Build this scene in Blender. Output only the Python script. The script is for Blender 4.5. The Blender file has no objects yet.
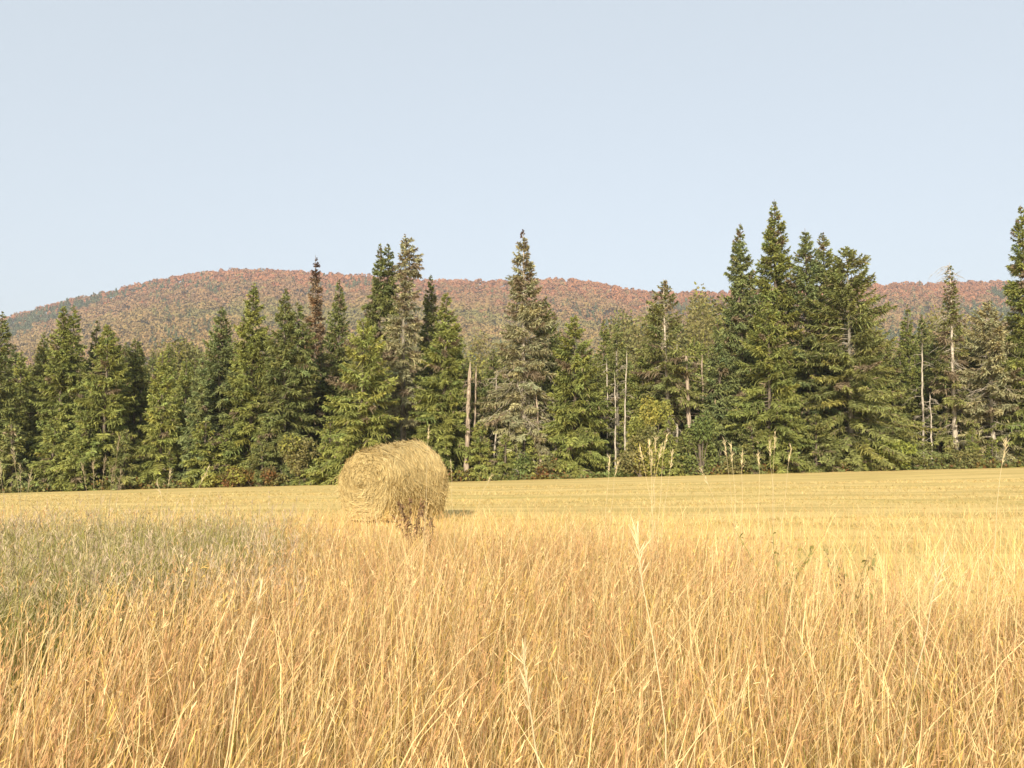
import bpy, math, random
import numpy as np
from mathutils import Vector

sc = bpy.context.scene
COL = sc.collection
R_ = math.radians

# ------------------------------------------------------------------ camera
F_PX, HOR = 850.0, 446.0
CAM_Z = 1.6
PITCH = math.atan((HOR - 384.0) / F_PX)
cam = bpy.data.cameras.new("camera")
cam.sensor_width = 36.0
cam.lens = F_PX / 1024.0 * 36.0
cam.clip_start, cam.clip_end = 0.05, 12000.0
camo = bpy.data.objects.new("camera", cam)
COL.objects.link(camo)
camo.location = (0, 0, CAM_Z)
camo.rotation_euler = (math.pi / 2 + PITCH, 0, 0)
sc.camera = camo

# ------------------------------------------------------------------ light
SUN_EL, SUN_AZ = R_(24), R_(191)          # azimuth clockwise from +Y: behind the camera, to the left
sdir = Vector((math.sin(SUN_AZ) * math.cos(SUN_EL), math.cos(SUN_AZ) * math.cos(SUN_EL), math.sin(SUN_EL)))
world = bpy.data.worlds.new("World")
sc.world = world
world.use_nodes = True
wn, wl = world.node_tree.nodes, world.node_tree.links
bg = wn["Background"]
sky = wn.new("ShaderNodeTexSky")
sky.sky_type = 'NISHITA'
sky.sun_disc = False
sky.sun_elevation = SUN_EL
sky.sun_rotation = SUN_AZ
sky.altitude = 300
sky.air_density, sky.dust_density, sky.ozone_density = 1.0, 2.0, 1.5
hsv = wn.new("ShaderNodeHueSaturation")
hsv.inputs['Saturation'].default_value = 0.6
wl.new(sky.outputs[0], hsv.inputs['Color'])
veil = wn.new("ShaderNodeMix"); veil.data_type = 'RGBA'          # thin high overcast
veil.inputs[0].default_value = 0.80
veil.inputs[7].default_value = (1.74, 1.93, 2.07, 1)
wl.new(hsv.outputs[0], veil.inputs[6])
wl.new(veil.outputs[2], bg.inputs[0])
bg.inputs[1].default_value = 0.14

sun = bpy.data.lights.new("sun", 'SUN')
sun.energy = 3.0
sun.angle = R_(2.5)
sun.color = (1.0, 0.90, 0.74)
suno = bpy.data.objects.new("sun", sun)
COL.objects.link(suno)
suno.rotation_euler = sdir.to_track_quat('Z', 'Y').to_euler()
suno.location = (-30, -40, 40)

sc.view_settings.view_transform = 'Standard'
sc.view_settings.look = 'None'
sc.view_settings.exposure = 1.35
sc.view_settings.gamma = 1.0
sc.cycles.max_bounces = 8
sc.cycles.diffuse_bounces = 5
sc.cycles.transmission_bounces = 3
sc.cycles.use_denoising = True

# ------------------------------------------------------------------ helpers
def rng(s): return np.random.default_rng(s)

def ray(px, py):
    u, v = (px - 512.0) / F_PX, (384.0 - py) / F_PX
    return u, math.cos(PITCH) - math.sin(PITCH) * v, math.sin(PITCH) + math.cos(PITCH) * v

def at(px, py, D):
    a, b, c = ray(px, py)
    k = D / b
    return a * k, D, CAM_Z + c * k

def sstep(a, b, x):
    t = np.clip((x - a) / (b - a), 0, 1)
    return t * t * (3 - 2 * t)

def wob(x, y, s=1.0, seed=0):
    """cheap smooth noise, about -1..1"""
    r = rng(1000 + seed)
    out = 0
    for k in range(6):
        f = s * (0.6 + 0.55 * k)
        th = r.uniform(0, 2 * math.pi)
        out = out + np.sin((x * math.cos(th) + y * math.sin(th)) * f + r.uniform(0, 6.28)) / (1 + 0.35 * k)
    return out / 2.6

def ground_z(x, y):
    x = np.asarray(x, float); y = np.asarray(y, float)
    z = 0.24 * sstep(5, 16, y)
    z = z - 0.0215 * np.clip(y - 16, 0, 41)
    z = z + 0.024 * np.clip(x, -60, 60) * sstep(8, 55, y)
    z = z + 0.03 * wob(x, y, 0.35, 3) + 0.06 * wob(x, y, 0.07, 4) * sstep(14, 40, y)
    return z

def mesh_obj(name, V, Q, mat, parent=None, col=None, smooth=False):
    V = np.ascontiguousarray(V, np.float32).reshape(-1, 3)
    Q = np.ascontiguousarray(Q, np.int32)
    n, k = Q.shape
    me = bpy.data.meshes.new(name)
    me.vertices.add(len(V)); me.vertices.foreach_set("co", V.ravel())
    me.loops.add(n * k); me.loops.foreach_set("vertex_index", Q.ravel())
    me.polygons.add(n)
    me.polygons.foreach_set("loop_start", np.arange(0, n * k, k, dtype=np.int32))
    me.polygons.foreach_set("loop_total", np.full(n, k, np.int32))
    if smooth:
        me.polygons.foreach_set("use_smooth", np.ones(n, bool))
    if col is not None:
        c = np.ones((len(V), 4), np.float32); c[:, :3] = np.asarray(col).reshape(-1, 3)
        at_ = me.color_attributes.new("tint", 'FLOAT_COLOR', 'POINT')
        at_.data.foreach_set("color", c.ravel())
    me.update(calc_edges=True)
    if mat: me.materials.append(mat)
    o = bpy.data.objects.new(name, me)
    COL.objects.link(o)
    if parent: o.parent = parent
    return o

class Geo:
    def __init__(s): s.V, s.Q, s.C, s.n = [], [], [], 0
    def add(s, V, Q, C=None):
        V = V.reshape(-1, 3)
        s.V.append(V); s.Q.append(Q + s.n); s.n += len(V)
        if C is not None: s.C.append(C.reshape(-1, 3))
    def build(s, name, mat, parent=None, smooth=False):
        return mesh_obj(name, np.concatenate(s.V), np.concatenate(s.Q), mat, parent,
                        np.concatenate(s.C) if s.C else None, smooth)

def ribbons(P, W, S, C=None):
    """P (N,K,3) centre lines, W (N,K) half widths, S (N,3) or (N,K,3) side vectors"""
    N, K, _ = P.shape
    if S.ndim == 2: S = S[:, None, :]
    off = S * W[..., None]
    V = np.stack([P - off, P + off], 2)            # N,K,2,3
    base = (np.arange(N) * K * 2)[:, None] + (np.arange(K - 1) * 2)[None, :]
    Q = np.stack([base, base + 1, base + 3, base + 2], -1).reshape(-1, 4)
    if C is not None:
        if C.ndim == 2: C = np.repeat(C[:, None, :], K, 1)
        C = np.repeat(C[:, :, None, :], 2, 2)
    return V.reshape(-1, 3), Q, (None if C is None else C.reshape(-1, 3))

def tubes(P, Rd, S=6, C=None):
    N, K, _ = P.shape
    T = np.gradient(P, axis=1)
    T /= np.linalg.norm(T, axis=2, keepdims=True) + 1e-9
    ref = np.where(np.abs(T[..., 2:3]) > 0.8, np.array([1.0, 0, 0]), np.array([0, 0, 1.0]))
    A = np.cross(T, ref); A /= np.linalg.norm(A, axis=2, keepdims=True) + 1e-9
    B = np.cross(T, A)
    th = np.arange(S) * 2 * math.pi / S
    V = P[:, :, None, :] + Rd[:, :, None, None] * (A[:, :, None, :] * np.cos(th)[None, None, :, None] + B[:, :, None, :] * np.sin(th)[None, None, :, None])
    b = (np.arange(N) * K * S)[:, None, None] + (np.arange(K - 1) * S)[None, :, None]
    j = np.arange(S)[None, None, :]; jn = (j + 1) % S
    Q = np.stack([b + j, b + jn, b + S + jn, b + S + j], -1).reshape(-1, 4)
    if C is not None:
        C = np.broadcast_to(C[:, None, None, :], (N, K, S, 3)).reshape(-1, 3)
    return V.reshape(-1, 3), Q, C

def unit(v):
    return v / (np.linalg.norm(v, axis=-1, keepdims=True) + 1e-9)

def empty(name, loc, label, cat, group=None):
    o = bpy.data.objects.new(name, None)
    COL.objects.link(o)
    o.empty_display_size = 0.3
    o.location = loc
    o['label'] = label; o['category'] = cat
    if group: o['group'] = group
    return o

# ------------------------------------------------------------------ materials
def mat_tint(name, rough=0.7, transl=0.0, spec=0.2, bump=None):
    m = bpy.data.materials.new(name); m.use_nodes = True
    n, l = m.node_tree.nodes, m.node_tree.links
    p = n["Principled BSDF"]
    a = n.new("ShaderNodeAttribute"); a.attribute_name = "tint"
    p.inputs['Roughness'].default_value = rough
    p.inputs['Specular IOR Level'].default_value = spec
    l.new(a.outputs['Color'], p.inputs['Base Color'])
    if transl > 0:
        t = n.new("ShaderNodeBsdfTranslucent"); l.new(a.outputs['Color'], t.inputs['Color'])
        mx = n.new("ShaderNodeMixShader"); mx.inputs[0].default_value = transl
        l.new(p.outputs[0], mx.inputs[1]); l.new(t.outputs[0], mx.inputs[2])
        l.new(mx.outputs[0], n["Material Output"].inputs['Surface'])
    return m

def mat_noise(name, c1, c2, scale=5.0, stretch=(1, 1, 1), rough=0.85, bump=0.3, detail=6, c3=None):
    m = bpy.data.materials.new(name); m.use_nodes = True
    n, l = m.node_tree.nodes, m.node_tree.links
    p = n["Principled BSDF"]; p.inputs['Roughness'].default_value = rough
    p.inputs['Specular IOR Level'].default_value = 0.15
    tc = n.new("ShaderNodeTexCoord"); mp = n.new("ShaderNodeMapping"); mp.inputs['Scale'].default_value = stretch
    nz = n.new("ShaderNodeTexNoise"); nz.inputs['Scale'].default_value = scale; nz.inputs['Detail'].default_value = detail
    cr = n.new("ShaderNodeValToRGB")
    cr.color_ramp.elements[0].position, cr.color_ramp.elements[1].position = 0.33, 0.67
    cr.color_ramp.elements[0].color, cr.color_ramp.elements[1].color = (*c1, 1), (*c2, 1)
    if c3:
        e = cr.color_ramp.elements.new(0.5); e.color = (*c3, 1)
    l.new(tc.outputs['Object'], mp.inputs[0]); l.new(mp.outputs[0], nz.inputs['Vector'])
    l.new(nz.outputs['Fac'], cr.inputs[0]); l.new(cr.outputs[0], p.inputs['Base Color'])
    if bump:
        b = n.new("ShaderNodeBump"); b.inputs['Strength'].default_value = bump; b.inputs['Distance'].default_value = 0.05
        l.new(nz.outputs['Fac'], b.inputs['Height']); l.new(b.outputs[0], p.inputs['Normal'])
    return m

M_needle = mat_tint("needles", 0.65, 0.32, 0.25)
M_leaf = mat_tint("leaves", 0.6, 0.25, 0.25)
M_grass = mat_tint("dry_grass", 0.6, 0.28, 0.25)
M_straw = mat_tint("straw", 0.7, 0.1, 0.2)
M_hillleaf = mat_tint("hill_leaves", 0.8, 0.15, 0.1)
M_bark = mat_noise("bark", (0.09, 0.07, 0.05), (0.20, 0.16, 0.12), 6, (3, 3, 0.6))
M_greybark = mat_noise("lichen_bark", (0.15, 0.13, 0.10), (0.34, 0.30, 0.23), 5, (3, 3, 0.7))
M_pale = mat_noise("weathered_wood", (0.26, 0.22, 0.165), (0.60, 0.52, 0.41), 5, (3, 3, 0.7))
M_dead = mat_noise("dead_wood", (0.20, 0.15, 0.105), (0.48, 0.38, 0.28), 4, (3, 3, 0.5))

# ------------------------------------------------------------------ ground
def make_ground():
    na = 480
    rad = np.concatenate([[0.0], np.geomspace(0.6, 9000, 190)])
    th = np.arange(na) * 2 * math.pi / na
    Rr, Th = np.meshgrid(rad[1:], th, indexing='ij')
    X, Y = Rr * np.sin(Th), Rr * np.cos(Th)
    Z = ground_z(X, Y)
    far = sstep(70, 300, Rr)
    Z = Z * (1 - far) + far * (-1.0)
    V = np.concatenate([[[0, 0, float(ground_z(0, 0))]], np.stack([X, Y, Z], -1).reshape(-1, 3)])
    nr = len(rad) - 1
    i = np.arange(nr - 1)[:, None]; j = np.arange(na)[None, :]; jn = (j + 1) % na
    Q = np.stack([1 + i * na + j, 1 + i * na + jn, 1 + (i + 1) * na + jn, 1 + (i + 1) * na + j], -1).reshape(-1, 4)[:, ::-1]
    jj = np.arange(0, na, 2)                       # centre fan made of quads
    Q0 = np.stack([np.zeros_like(jj), 1 + jj, 1 + (jj + 1) % na, 1 + (jj + 2) % na], -1)[:, ::-1]
    m = bpy.data.materials.new("mown_field"); m.use_nodes = True
    n, l = m.node_tree.nodes, m.node_tree.links
    p = n["Principled BSDF"]; p.inputs['Roughness'].default_value = 0.9; p.inputs['Specular IOR Level'].default_value = 0.1
    tc = n.new("ShaderNodeTexCoord")
    def noise(scale, st, det=5, dist=0.0):
        mp = n.new("ShaderNodeMapping"); mp.inputs['Scale'].default_value = st
        mp.inputs['Rotation'].default_value = (0, 0, R_(3))
        nz = n.new("ShaderNodeTexNoise"); nz.inputs['Scale'].default_value = scale; nz.inputs['Detail'].default_value = det
        nz.inputs['Distortion'].default_value = dist
        l.new(tc.outputs['Object'], mp.inputs[0]); l.new(mp.outputs[0], nz.inputs['Vector'])
        return nz
    def ramp(src, a, b, ca, cb):
        cr = n.new("ShaderNodeValToRGB")
        cr.color_ramp.elements[0].position, cr.color_ramp.elements[1].position = a, b
        cr.color_ramp.elements[0].color, cr.color_ramp.elements[1].color = (*ca, 1), (*cb, 1)
        l.new(src, cr.inputs[0]); return cr
    rows = noise(1.0, (0.16, 0.75, 1), 6, 0.9)      # rows left by the mower, across the view
    fine = noise(14, (0.5, 1.4, 1), 6)
    patch = noise(0.16, (0.6, 1.6, 1), 3)
    c_row = ramp(rows.outputs['Fac'], 0.40, 0.58, (0.47, 0.345, 0.115), (0.72, 0.53, 0.207))
    c_fin = ramp(fine.outputs['Fac'], 0.3, 0.7, (0.42, 0.305, 0.107), (0.74, 0.545, 0.215))
    mx = n.new("ShaderNodeMix"); mx.data_type = 'RGBA'; mx.inputs[0].default_value = 0.35
    l.new(c_row.outputs[0], mx.inputs[6]); l.new(c_fin.outputs[0], mx.inputs[7])
    fac = ramp(patch.outputs['Fac'], 0.5, 0.72, (0, 0, 0), (0.55, 0.55, 0.55))
    mx2 = n.new("ShaderNodeMix"); mx2.data_type = 'RGBA'
    l.new(fac.outputs[0], mx2.inputs[0]); l.new(mx.outputs[2], mx2.inputs[6]); mx2.inputs[7].default_value = (0.44, 0.35, 0.10, 1)
    l.new(mx2.outputs[2], p.inputs['Base Color'])
    b = n.new("ShaderNodeBump"); b.inputs['Strength'].default_value = 0.6; b.inputs['Distance'].default_value = 0.06
    l.new(fine.outputs['Fac'], b.inputs['Height']); l.new(b.outputs[0], p.inputs['Normal'])
    o = mesh_obj("ground", V, np.concatenate([Q0, Q]), m, smooth=True)
    o['kind'] = 'structure'
make_ground()

# ------------------------------------------------------------------ hill
SKY_X = np.array([-900, -500, -300, -150, 0, 50, 100, 150, 200, 240, 290, 340, 400, 440, 500, 560, 600, 640, 680, 720, 870, 940, 1000, 1100, 1300, 1700, 2400], float)
SKY_Y = np.array([440, 425, 395, 355, 319, 304, 292, 280, 271, 268, 270, 274, 277, 280, 280, 278, 282, 291, 292, 291, 284, 282, 281, 283, 300, 350, 430], float)
R0, RC = 300.0, 1150.0
def hill_z(px, r):
    y = np.interp(px, SKY_X, SKY_Y)
    H = (HOR - y) / F_PX * RC - 4.5              # leave room for the trees on the crest
    s = np.clip((r - R0) / (RC - R0), 0, 2)
    up = np.minimum(s, 1) ** 1.22
    z = H * up * np.where(s > 1, np.cos(np.clip((s - 1), 0, 1) * 1.2) , 1)
    z = z + 5.0 * wob(px * 0.02, r * 0.012, 1.0, 9) * sstep(0.1, 0.5, s) * (1 - sstep(.8, 1, s))
    return z - 1.2 - 2.0 * (1 - sstep(0, 0.06, s))
def hill_xy(px, r):
    u = (px - 512) / F_PX
    return u * r, r
def make_hill():
    pxs = np.linspace(-900, 2400, 240); rs = np.linspace(R0, 2000, 70)
    PX, RR = np.meshgrid(pxs, rs, indexing='ij')
    X, Y = hill_xy(PX, RR)
    Z = hill_z(PX, RR)
    V = np.stack([X, Y, Z], -1).reshape(-1, 3)
    a, b = len(pxs), len(rs)
    i = np.arange(a - 1)[:, None]; j = np.arange(b - 1)[None, :]
    Q = np.stack([i * b + j, (i + 1) * b + j, (i + 1) * b + j + 1, i * b + j + 1], -1).reshape(-1, 4)
    m = mat_noise("hill_floor", (0.06, 0.05, 0.03), (0.16, 0.11, 0.05), 0.05, bump=0)
    o = mesh_obj("hill", V, Q, m, smooth=True); o['kind'] = 'structure'
make_hill()

def make_hill_forest():
    r = rng(5)
    n = 22000
    px = r.uniform(-420, 1500, n)
    rr = np.sqrt(r.uniform(R0 ** 2, (RC + 30) ** 2, n))
    z = hill_z(px, rr)
    keep = (z / rr > 0.062)
    px, rr, z = px[keep], rr[keep], z[keep]
    n = len(px)
    x, y = hill_xy(px, rr)
    s = (rr - R0) / (RC - R0)
    cluster = wob(x * 0.02, y * 0.012, 1.0, 21); cl2 = wob(x * 0.006, y * 0.008, 1.0, 22)
    rust = np.array([0.35, 0.16, 0.078]); tan = np.array([0.30, 0.205, 0.085]); olive = np.array([0.25, 0.205, 0.078])
    dark = np.array([0.13, 0.145, 0.075]); brown = np.array([0.29, 0.175, 0.085])
    # stands: crest of rusty maples, patches of conifers, olive-brown slopes
    q1 = wob(x * 0.016, y * 0.010, 1.0, 23) + 0.35 * wob(x * 0.06, y * 0.03, 1.0, 24) + r.normal(0, 0.22, n)
    q2 = wob(x * 0.012, y * 0.014, 1.0, 25) + 0.3 * wob(x * 0.05, y * 0.04, 1.0, 26) + r.normal(0, 0.14, n)
    redl = s + 0.09 * cl2 + 0.07 * r.normal(size=n) + 0.10 * (sstep(150, 420, px) - 0.6) + 0.05 * q2
    kind = np.where(q2 > 0.35, 4, np.where(q2 > -0.45, 1, 2))
    kind = np.where(redl + 0.05 * q1 > 0.68, 4, kind)
    kind = np.where(redl > 0.87, 0, kind)
    kind = np.where((q1 + 0.3 * (1 - sstep(120, 330, px)) > 0.62) & (s < 0.96), 3, kind)
    kind = np.where((r.uniform(size=n) < 0.03), r.integers(0, 5, n), kind)
    base = np.stack([rust, tan, olive, dark, brown])[kind]
    base = base * r.uniform(0.86, 1.14, (n, 1)) * r.uniform(0.95, 1.05, (n, 3))
    w = r.uniform(3.0, 6.6, n); h = r.uniform(8, 14, n)
    con = kind == 3
    w = np.where(con, w * 0.6, w); h = np.where(con, h * 1.15, h)
    K = 56
    d = unit(r.normal(size=(n, K, 3))); d[..., 2] = np.abs(d[..., 2]) * 1.0 - 0.25
    rad = r.uniform(0.75, 1.05, (n, K, 1))
    ell = d * rad * np.stack([w, w, h * 0.42], -1)[:, None, :]
    tz = r.uniform(0, 1, (n, K)) ** 1.3
    th = r.uniform(0, 6.28, (n, K))
    cone = np.stack([np.cos(th) * (1 - tz) * w[:, None], np.sin(th) * (1 - tz) * w[:, None], tz * h[:, None] * 0.7 - h[:, None] * 0.2], -1)
    c = np.where(con[:, None, None], cone, ell)
    ctr = np.stack([x, y, z + h * 0.55], -1)[:, None, :] + c
    nrm = unit(d + 0.5 * r.normal(size=d.shape))
    t1 = unit(np.cross(nrm, r.normal(size=d.shape))); t2 = np.cross(nrm, t1)
    sz = r.uniform(0.55, 1.15, (n, K, 1)) * np.where(con, 0.7, 1)[:, None, None] * (rr / 1000 * 0.5 + 0.5)[:, None, None]
    V = np.stack([ctr - t1 * sz - t2 * sz * .7, ctr + t1 * sz - t2 * sz, ctr + t1 * sz * .8 + t2 * sz, ctr - t1 * sz + t2 * sz * .8], 2)
    Q = np.arange(n * K * 4).reshape(-1, 4)
    C = base[:, None, :] * r.uniform(0.92, 1.08, (n, K, 1))
    C = np.repeat(C[:, :, None, :], 4, 2)
    o = mesh_obj("hill_forest", V.reshape(-1, 3), Q, M_hillleaf, col=C)
    o['kind'] = 'stuff'; o['label'] = 'rust, tan and green autumn forest covering the distant hill'; o['category'] = 'forest'
make_hill_forest()

# ------------------------------------------------------------------ conifers
GREENS = {
    'dark':   (0.150, 0.170, 0.060),
    'green':  (0.185, 0.208, 0.062),
    'blue':   (0.165, 0.195, 0.080),
    'yellow': (0.218, 0.240, 0.070),
    'olive':  (0.172, 0.188, 0.066),
    'grey':   (0.265, 0.262, 0.150),
    'brown':  (0.220, 0.150, 0.085),
}
DEADC = np.array([0.30, 0.23, 0.14])

def crown_geo(g, gt, H, R, seed, style='green', base=0.04, p=0.85, dens=1.0, gap=0.15, dead=0.06, off=(0, 0), lean=(0, 0), top_brown=0.0,
              spacing=0.30, droop=1.0, flat=0.0, tw=1.0):
    r = rng(seed)
    hb = H * base
    lv = np.arange(hb, H * 0.992, spacing)
    nb = 8
    h = np.repeat(lv, nb) + r.uniform(-0.5, 0.5, len(lv) * nb) * spacing
    B = len(h)
    t = np.clip((h - hb) / (H - hb), 0, 1)
    az = r.uniform(0, 6.283, B)
    ka = max(0.5, 0.9 + (0.92 - p) * 3.6)
    prof = (1 - np.exp(-ka * (1 - t))) / (1 - math.exp(-ka)) * (0.72 + 0.28 * sstep(0, 0.12, t))
    side = 0.22 * np.sin(az + r.uniform(0, 6.28) + h * 0.5) + 0.16 * np.sin(2 * az + h * 1.7 + r.uniform(0, 6)) + 0.13 * np.sin(h * 3.1 + r.uniform(0, 6) + az)
    L = 1.07 * R * prof * (1 + side * (1 - 0.6 * t)) * (1 + r.uniform(-0.32, 0.18, B) * (1 - 0.5 * t)) + 0.05
    keep = r.uniform(0, 1, B) > gap * (0.5 + 1.0 * (np.sin(h * 1.3 + az * 2 + seed) > 0.2))
    h, t, az, L = h[keep], t[keep], az[keep], L[keep]; B = len(h)
    a = -0.05 + 0.62 * t ** 1.6 + r.uniform(-0.12, 0.12, B) + flat * 0.1
    b = (0.62 - 0.35 * t) * droop; c = 0.34 * droop
    lx, ly = lean
    def pos(s, i):
        rad = L[i] * s * (1 - 0.1 * s)
        zz = h[i] + L[i] * (a[i] * s - b[i] * s ** 2 + c * s ** 3)
        return np.stack([off[0] + lx * h[i] + np.cos(az[i]) * rad, off[1] + ly * h[i] + np.sin(az[i]) * rad, zz], -1)
    # woody part of each branch
    K = 4
    idx = np.arange(B)
    P = np.stack([pos(np.full(B, s), idx) for s in np.linspace(0, 0.92, K)], 1)
    rad = np.stack([0.010 + 0.008 * L, 0.008 + 0.005 * L, 0.007 + 0.002 * L, np.full(B, 0.004)], 1)
    v, q, _ = tubes(P, rad, 3); gt.add(v, q)
    # twigs with needles
    nt = np.maximum(3, np.ceil(L * 27 * dens)).astype(int) * 2
    i = np.repeat(idx, nt); N = len(i)
    s = r.uniform(0, 1, N) ** 0.75
    s = 0.10 + 0.92 * s
    p0 = pos(s, i); p1 = pos(s + 0.05, i)
    T = unit(p1 - p0)
    sd = np.stack([-np.sin(az[i]), np.cos(az[i]), np.zeros(N)], -1) * np.where(r.uniform(size=N) < 0.5, -1, 1)[:, None]
    ang = r.uniform(0.35, 1.1, N)[:, None]
    D = unit(T * np.cos(ang) + sd * np.sin(ang) + 0.36 * r.normal(size=(N, 3)))
    tl = (0.16 + 0.34 * np.clip((1.05 - s), 0, 1) * np.minimum(L[i], 1.6)) * r.uniform(0.6, 1.3, N) * tw
    tl = np.minimum(np.minimum(tl, 0.55), 0.5 * L[i] + 0.04)
    sag = tl * r.uniform(0.05, 0.5, N) * droop
    mid = p0 + D * (tl * 0.55)[:, None]; mid[:, 2] -= sag * 0.25
    end = p0 + D * tl[:, None]; end[:, 2] -= sag
    Pw = np.stack([p0, mid, end], 1)
    up = np.array([0, 0, 1.0]) + 0.75 * r.normal(size=(N, 3))
    S = unit(np.cross(D, up))
    w0 = r.uniform(0.023, 0.046, N) * tw
    W = np.stack([w0 * 0.75, w0, w0 * 0.25], 1)
    basec = np.array(GREENS[style])
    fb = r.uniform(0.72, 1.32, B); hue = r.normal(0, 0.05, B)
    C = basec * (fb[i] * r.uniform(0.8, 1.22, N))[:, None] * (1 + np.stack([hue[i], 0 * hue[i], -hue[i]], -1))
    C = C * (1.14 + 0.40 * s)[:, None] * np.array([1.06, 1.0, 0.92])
    dd = (r.uniform(size=B) < dead * np.where(L > 1.5, 0.35, 1.0))[i] | (r.uniform(size=N) < dead * 0.5)
    C[dd] = DEADC * r.uniform(0.6, 1.3, (dd.sum(), 1))
    if top_brown > 0:
        k = (h[i] > H * (1 - top_brown))
        C[k] = np.array([0.15, 0.085, 0.05]) * r.uniform(0.7, 1.3, (k.sum(), 1))
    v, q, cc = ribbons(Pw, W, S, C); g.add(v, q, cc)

def trunk_geo(gt, H, seed, r0=None, off=(0, 0), lean=(0, 0), z0=-0.3, taper=1.0):
    r = rng(seed + 77)
    K = 14
    tt = np.linspace(0, 1, K)
    r0 = r0 or 0.012 * H + 0.02
    wx, wy = 0.05 * np.sin(tt * 5 + r.uniform(0, 6)), 0.05 * np.sin(tt * 4 + r.uniform(0, 6))
    zz = z0 + (H - z0) * tt
    P = np.stack([off[0] + lean[0] * zz + wx, off[1] + lean[1] * zz + wy, zz], -1)[None]
    rad = (r0 * ((1 - tt * taper) ** 0.9) + 0.012)[None]
    v, q, _ = tubes(P, rad, 8); gt.add(v, q)

def bare_branches(gt, H, h0, h1, n, L, seed, droop=0.5, off=(0, 0), thick=1.0, lean=(0, 0), facing=None):
    r = rng(seed + 5)
    h = r.uniform(h0, h1, n); az = r.uniform(0, 6.283, n)
    if facing is not None: az = r.normal(facing[0], facing[1], n)
    LL = L * r.uniform(0.4, 1.15, n)
    K = 6
    s = np.linspace(0, 1, K)[None]
    wig = 0.06 * r.normal(size=(n, K)) * LL[:, None]
    rad = LL[:, None] * s
    z = h[:, None] + LL[:, None] * (r.uniform(-0.1, 0.25, n)[:, None] * s - droop * s ** 2) + wig * s
    A = az[:, None] + 0.15 * np.cumsum(r.normal(size=(n, K)), 1) * s
    P = np.stack([off[0] + lean[0] * h[:, None] + np.cos(A) * rad, off[1] + lean[1] * h[:, None] + np.sin(A) * rad, z], -1)
    W = thick * (0.022 * (1 - s * 0.8)) * r.uniform(0.6, 1.2, n)[:, None]
    v, q, _ = tubes(P, W, 4); gt.add(v, q)
    # side twigs
    m = n * 5
    i = r.integers(0, n, m); k = r.integers(2, K, m)
    p0 = P[i, k]
    d = unit(np.stack([np.cos(az[i]), np.sin(az[i]), -0.4 * np.ones(m)], -1) + 0.8 * r.normal(size=(m, 3)))
    l = r.uniform(0.15, 0.5, m) * min(1, L)
    P2 = np.stack([p0, p0 + d * l[:, None] * .5, p0 + d * l[:, None] + np.array([0, 0, -0.08])], 1)
    v, q, _ = tubes(P2, thick * np.broadcast_to(np.array([0.012, 0.009, 0.004]), (m, 3)), 3); gt.add(v, q)

MESHES = {}
def conifer(px, topy, D, Rpx, label, style='green', group=None, twin=None, bare=None, bark=None, baredroop=0.5, barefacing=None, **kw):
    x, y, zt = at(px, topy, D)
    zg = float(ground_z(x, y))
    H = zt - zg
    R = Rpx * D / F_PX
    seed = int(abs(px) * 7 + topy * 3 + D)
    o = empty("conifer_tree", (x, y, zg), label, "tree", group)
    g, gt = Geo(), Geo()
    lean = kw.get('lean', (0, 0))
    ox = -lean[0] * H                          # tip stays where the photo has it
    trunk_geo(gt, H, seed, off=(ox, 0), lean=lean)
    crown_geo(g, gt, H, R, seed, style, off=(ox, 0), **kw)
    if twin:
        dx, dh, f = twin                      # second leader
        g2, gt2 = Geo(), Geo()
        hh = H + dh
        crown_geo(g, gt, hh, R * 0.62, seed + 11, style, **{**kw, 'off': (ox + dx, 0.3), 'base': f})
        trunk_geo(gt, hh, seed + 3, off=(ox + dx, 0.3), r0=0.07, z0=hh * f * 0.9)
    if bare:
        h0, h1, n, L = bare
        bare_branches(gt, H, h0 * H, h1 * H, n, L, seed, droop=baredroop, off=(ox, 0), lean=lean, facing=barefacing)
    gt.build("trunk", bark or M_bark, o)
    g.build("crown", M_needle, o)
    return o, H

def dup(o, loc, rz, scale, label, group):
    c = o.copy(); COL.objects.link(c)
    c.location = loc; c.rotation_euler = (0, 0, rz); c.scale = scale
    c['label'] = label; c['group'] = group
    for ch in o.children:
        d = ch.copy(); COL.objects.link(d); d.parent = c
    return c

T = conifer
T(3, 312, 58, 26, "tall narrow dark spruce cut off by the left edge of the photo", 'dark', p=0.75)
T(44, 333, 62, 24, "dull olive spruce just left of the twin-tipped spruce at the left end", 'olive')
T(64, 303, 60, 30, "twin-tipped green spruce, tallest of the trees at the far left", 'green', twin=(0.55, -0.15, 0.55))
T(97, 318, 63, 18, "thin spruce tip showing just left of the broad bushy spruce", 'dark')
T(108, 323, 57, 37, "broad bushy dark green spruce right of the twin-tipped spruce at left", 'green', p=0.7)
T(136, 338, 60, 29, "dense dark spruce tucked against the broad bushy one at left", 'dark', p=0.7)
T(163, 350, 57, 26, "short yellow-green fir in the dip of the left tree line", 'yellow')
T(203, 354, 57, 24, "short bluish fir directly in front of the tall dense blue-green one", 'blue')
T(222, 306, 59, 36, "tall dense blue-green fir left of the middle of the left half", 'blue', p=0.8, dens=1.2)
T(254, 283, 58, 38, "tall pointed green spruce, first of the pair left of the hay bale", 'green', p=0.8)
T(286, 289, 57, 37, "tall pointed dark spruce with pale trunk, second of the pair left of the hay bale", 'dark', p=0.85, twin=(0.75, -0.9, 0.6), bark=M_greybark)
T(316, 255, 66, 20, "thin sparse spruce with a rusty brown dying top", 'brown', gap=0.35, dead=0.3, top_brown=0.12, p=0.7)
T(339, 279, 62, 26, "slim dark pointed spruce between the rusty-topped one and the hay bale", 'dark', p=0.85)
T(380, 243, 63, 33, "very tall dark spruce with twin spires above the hay bale", 'dark', twin=(0.55, 0.0, 0.72), p=1.15)
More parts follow.
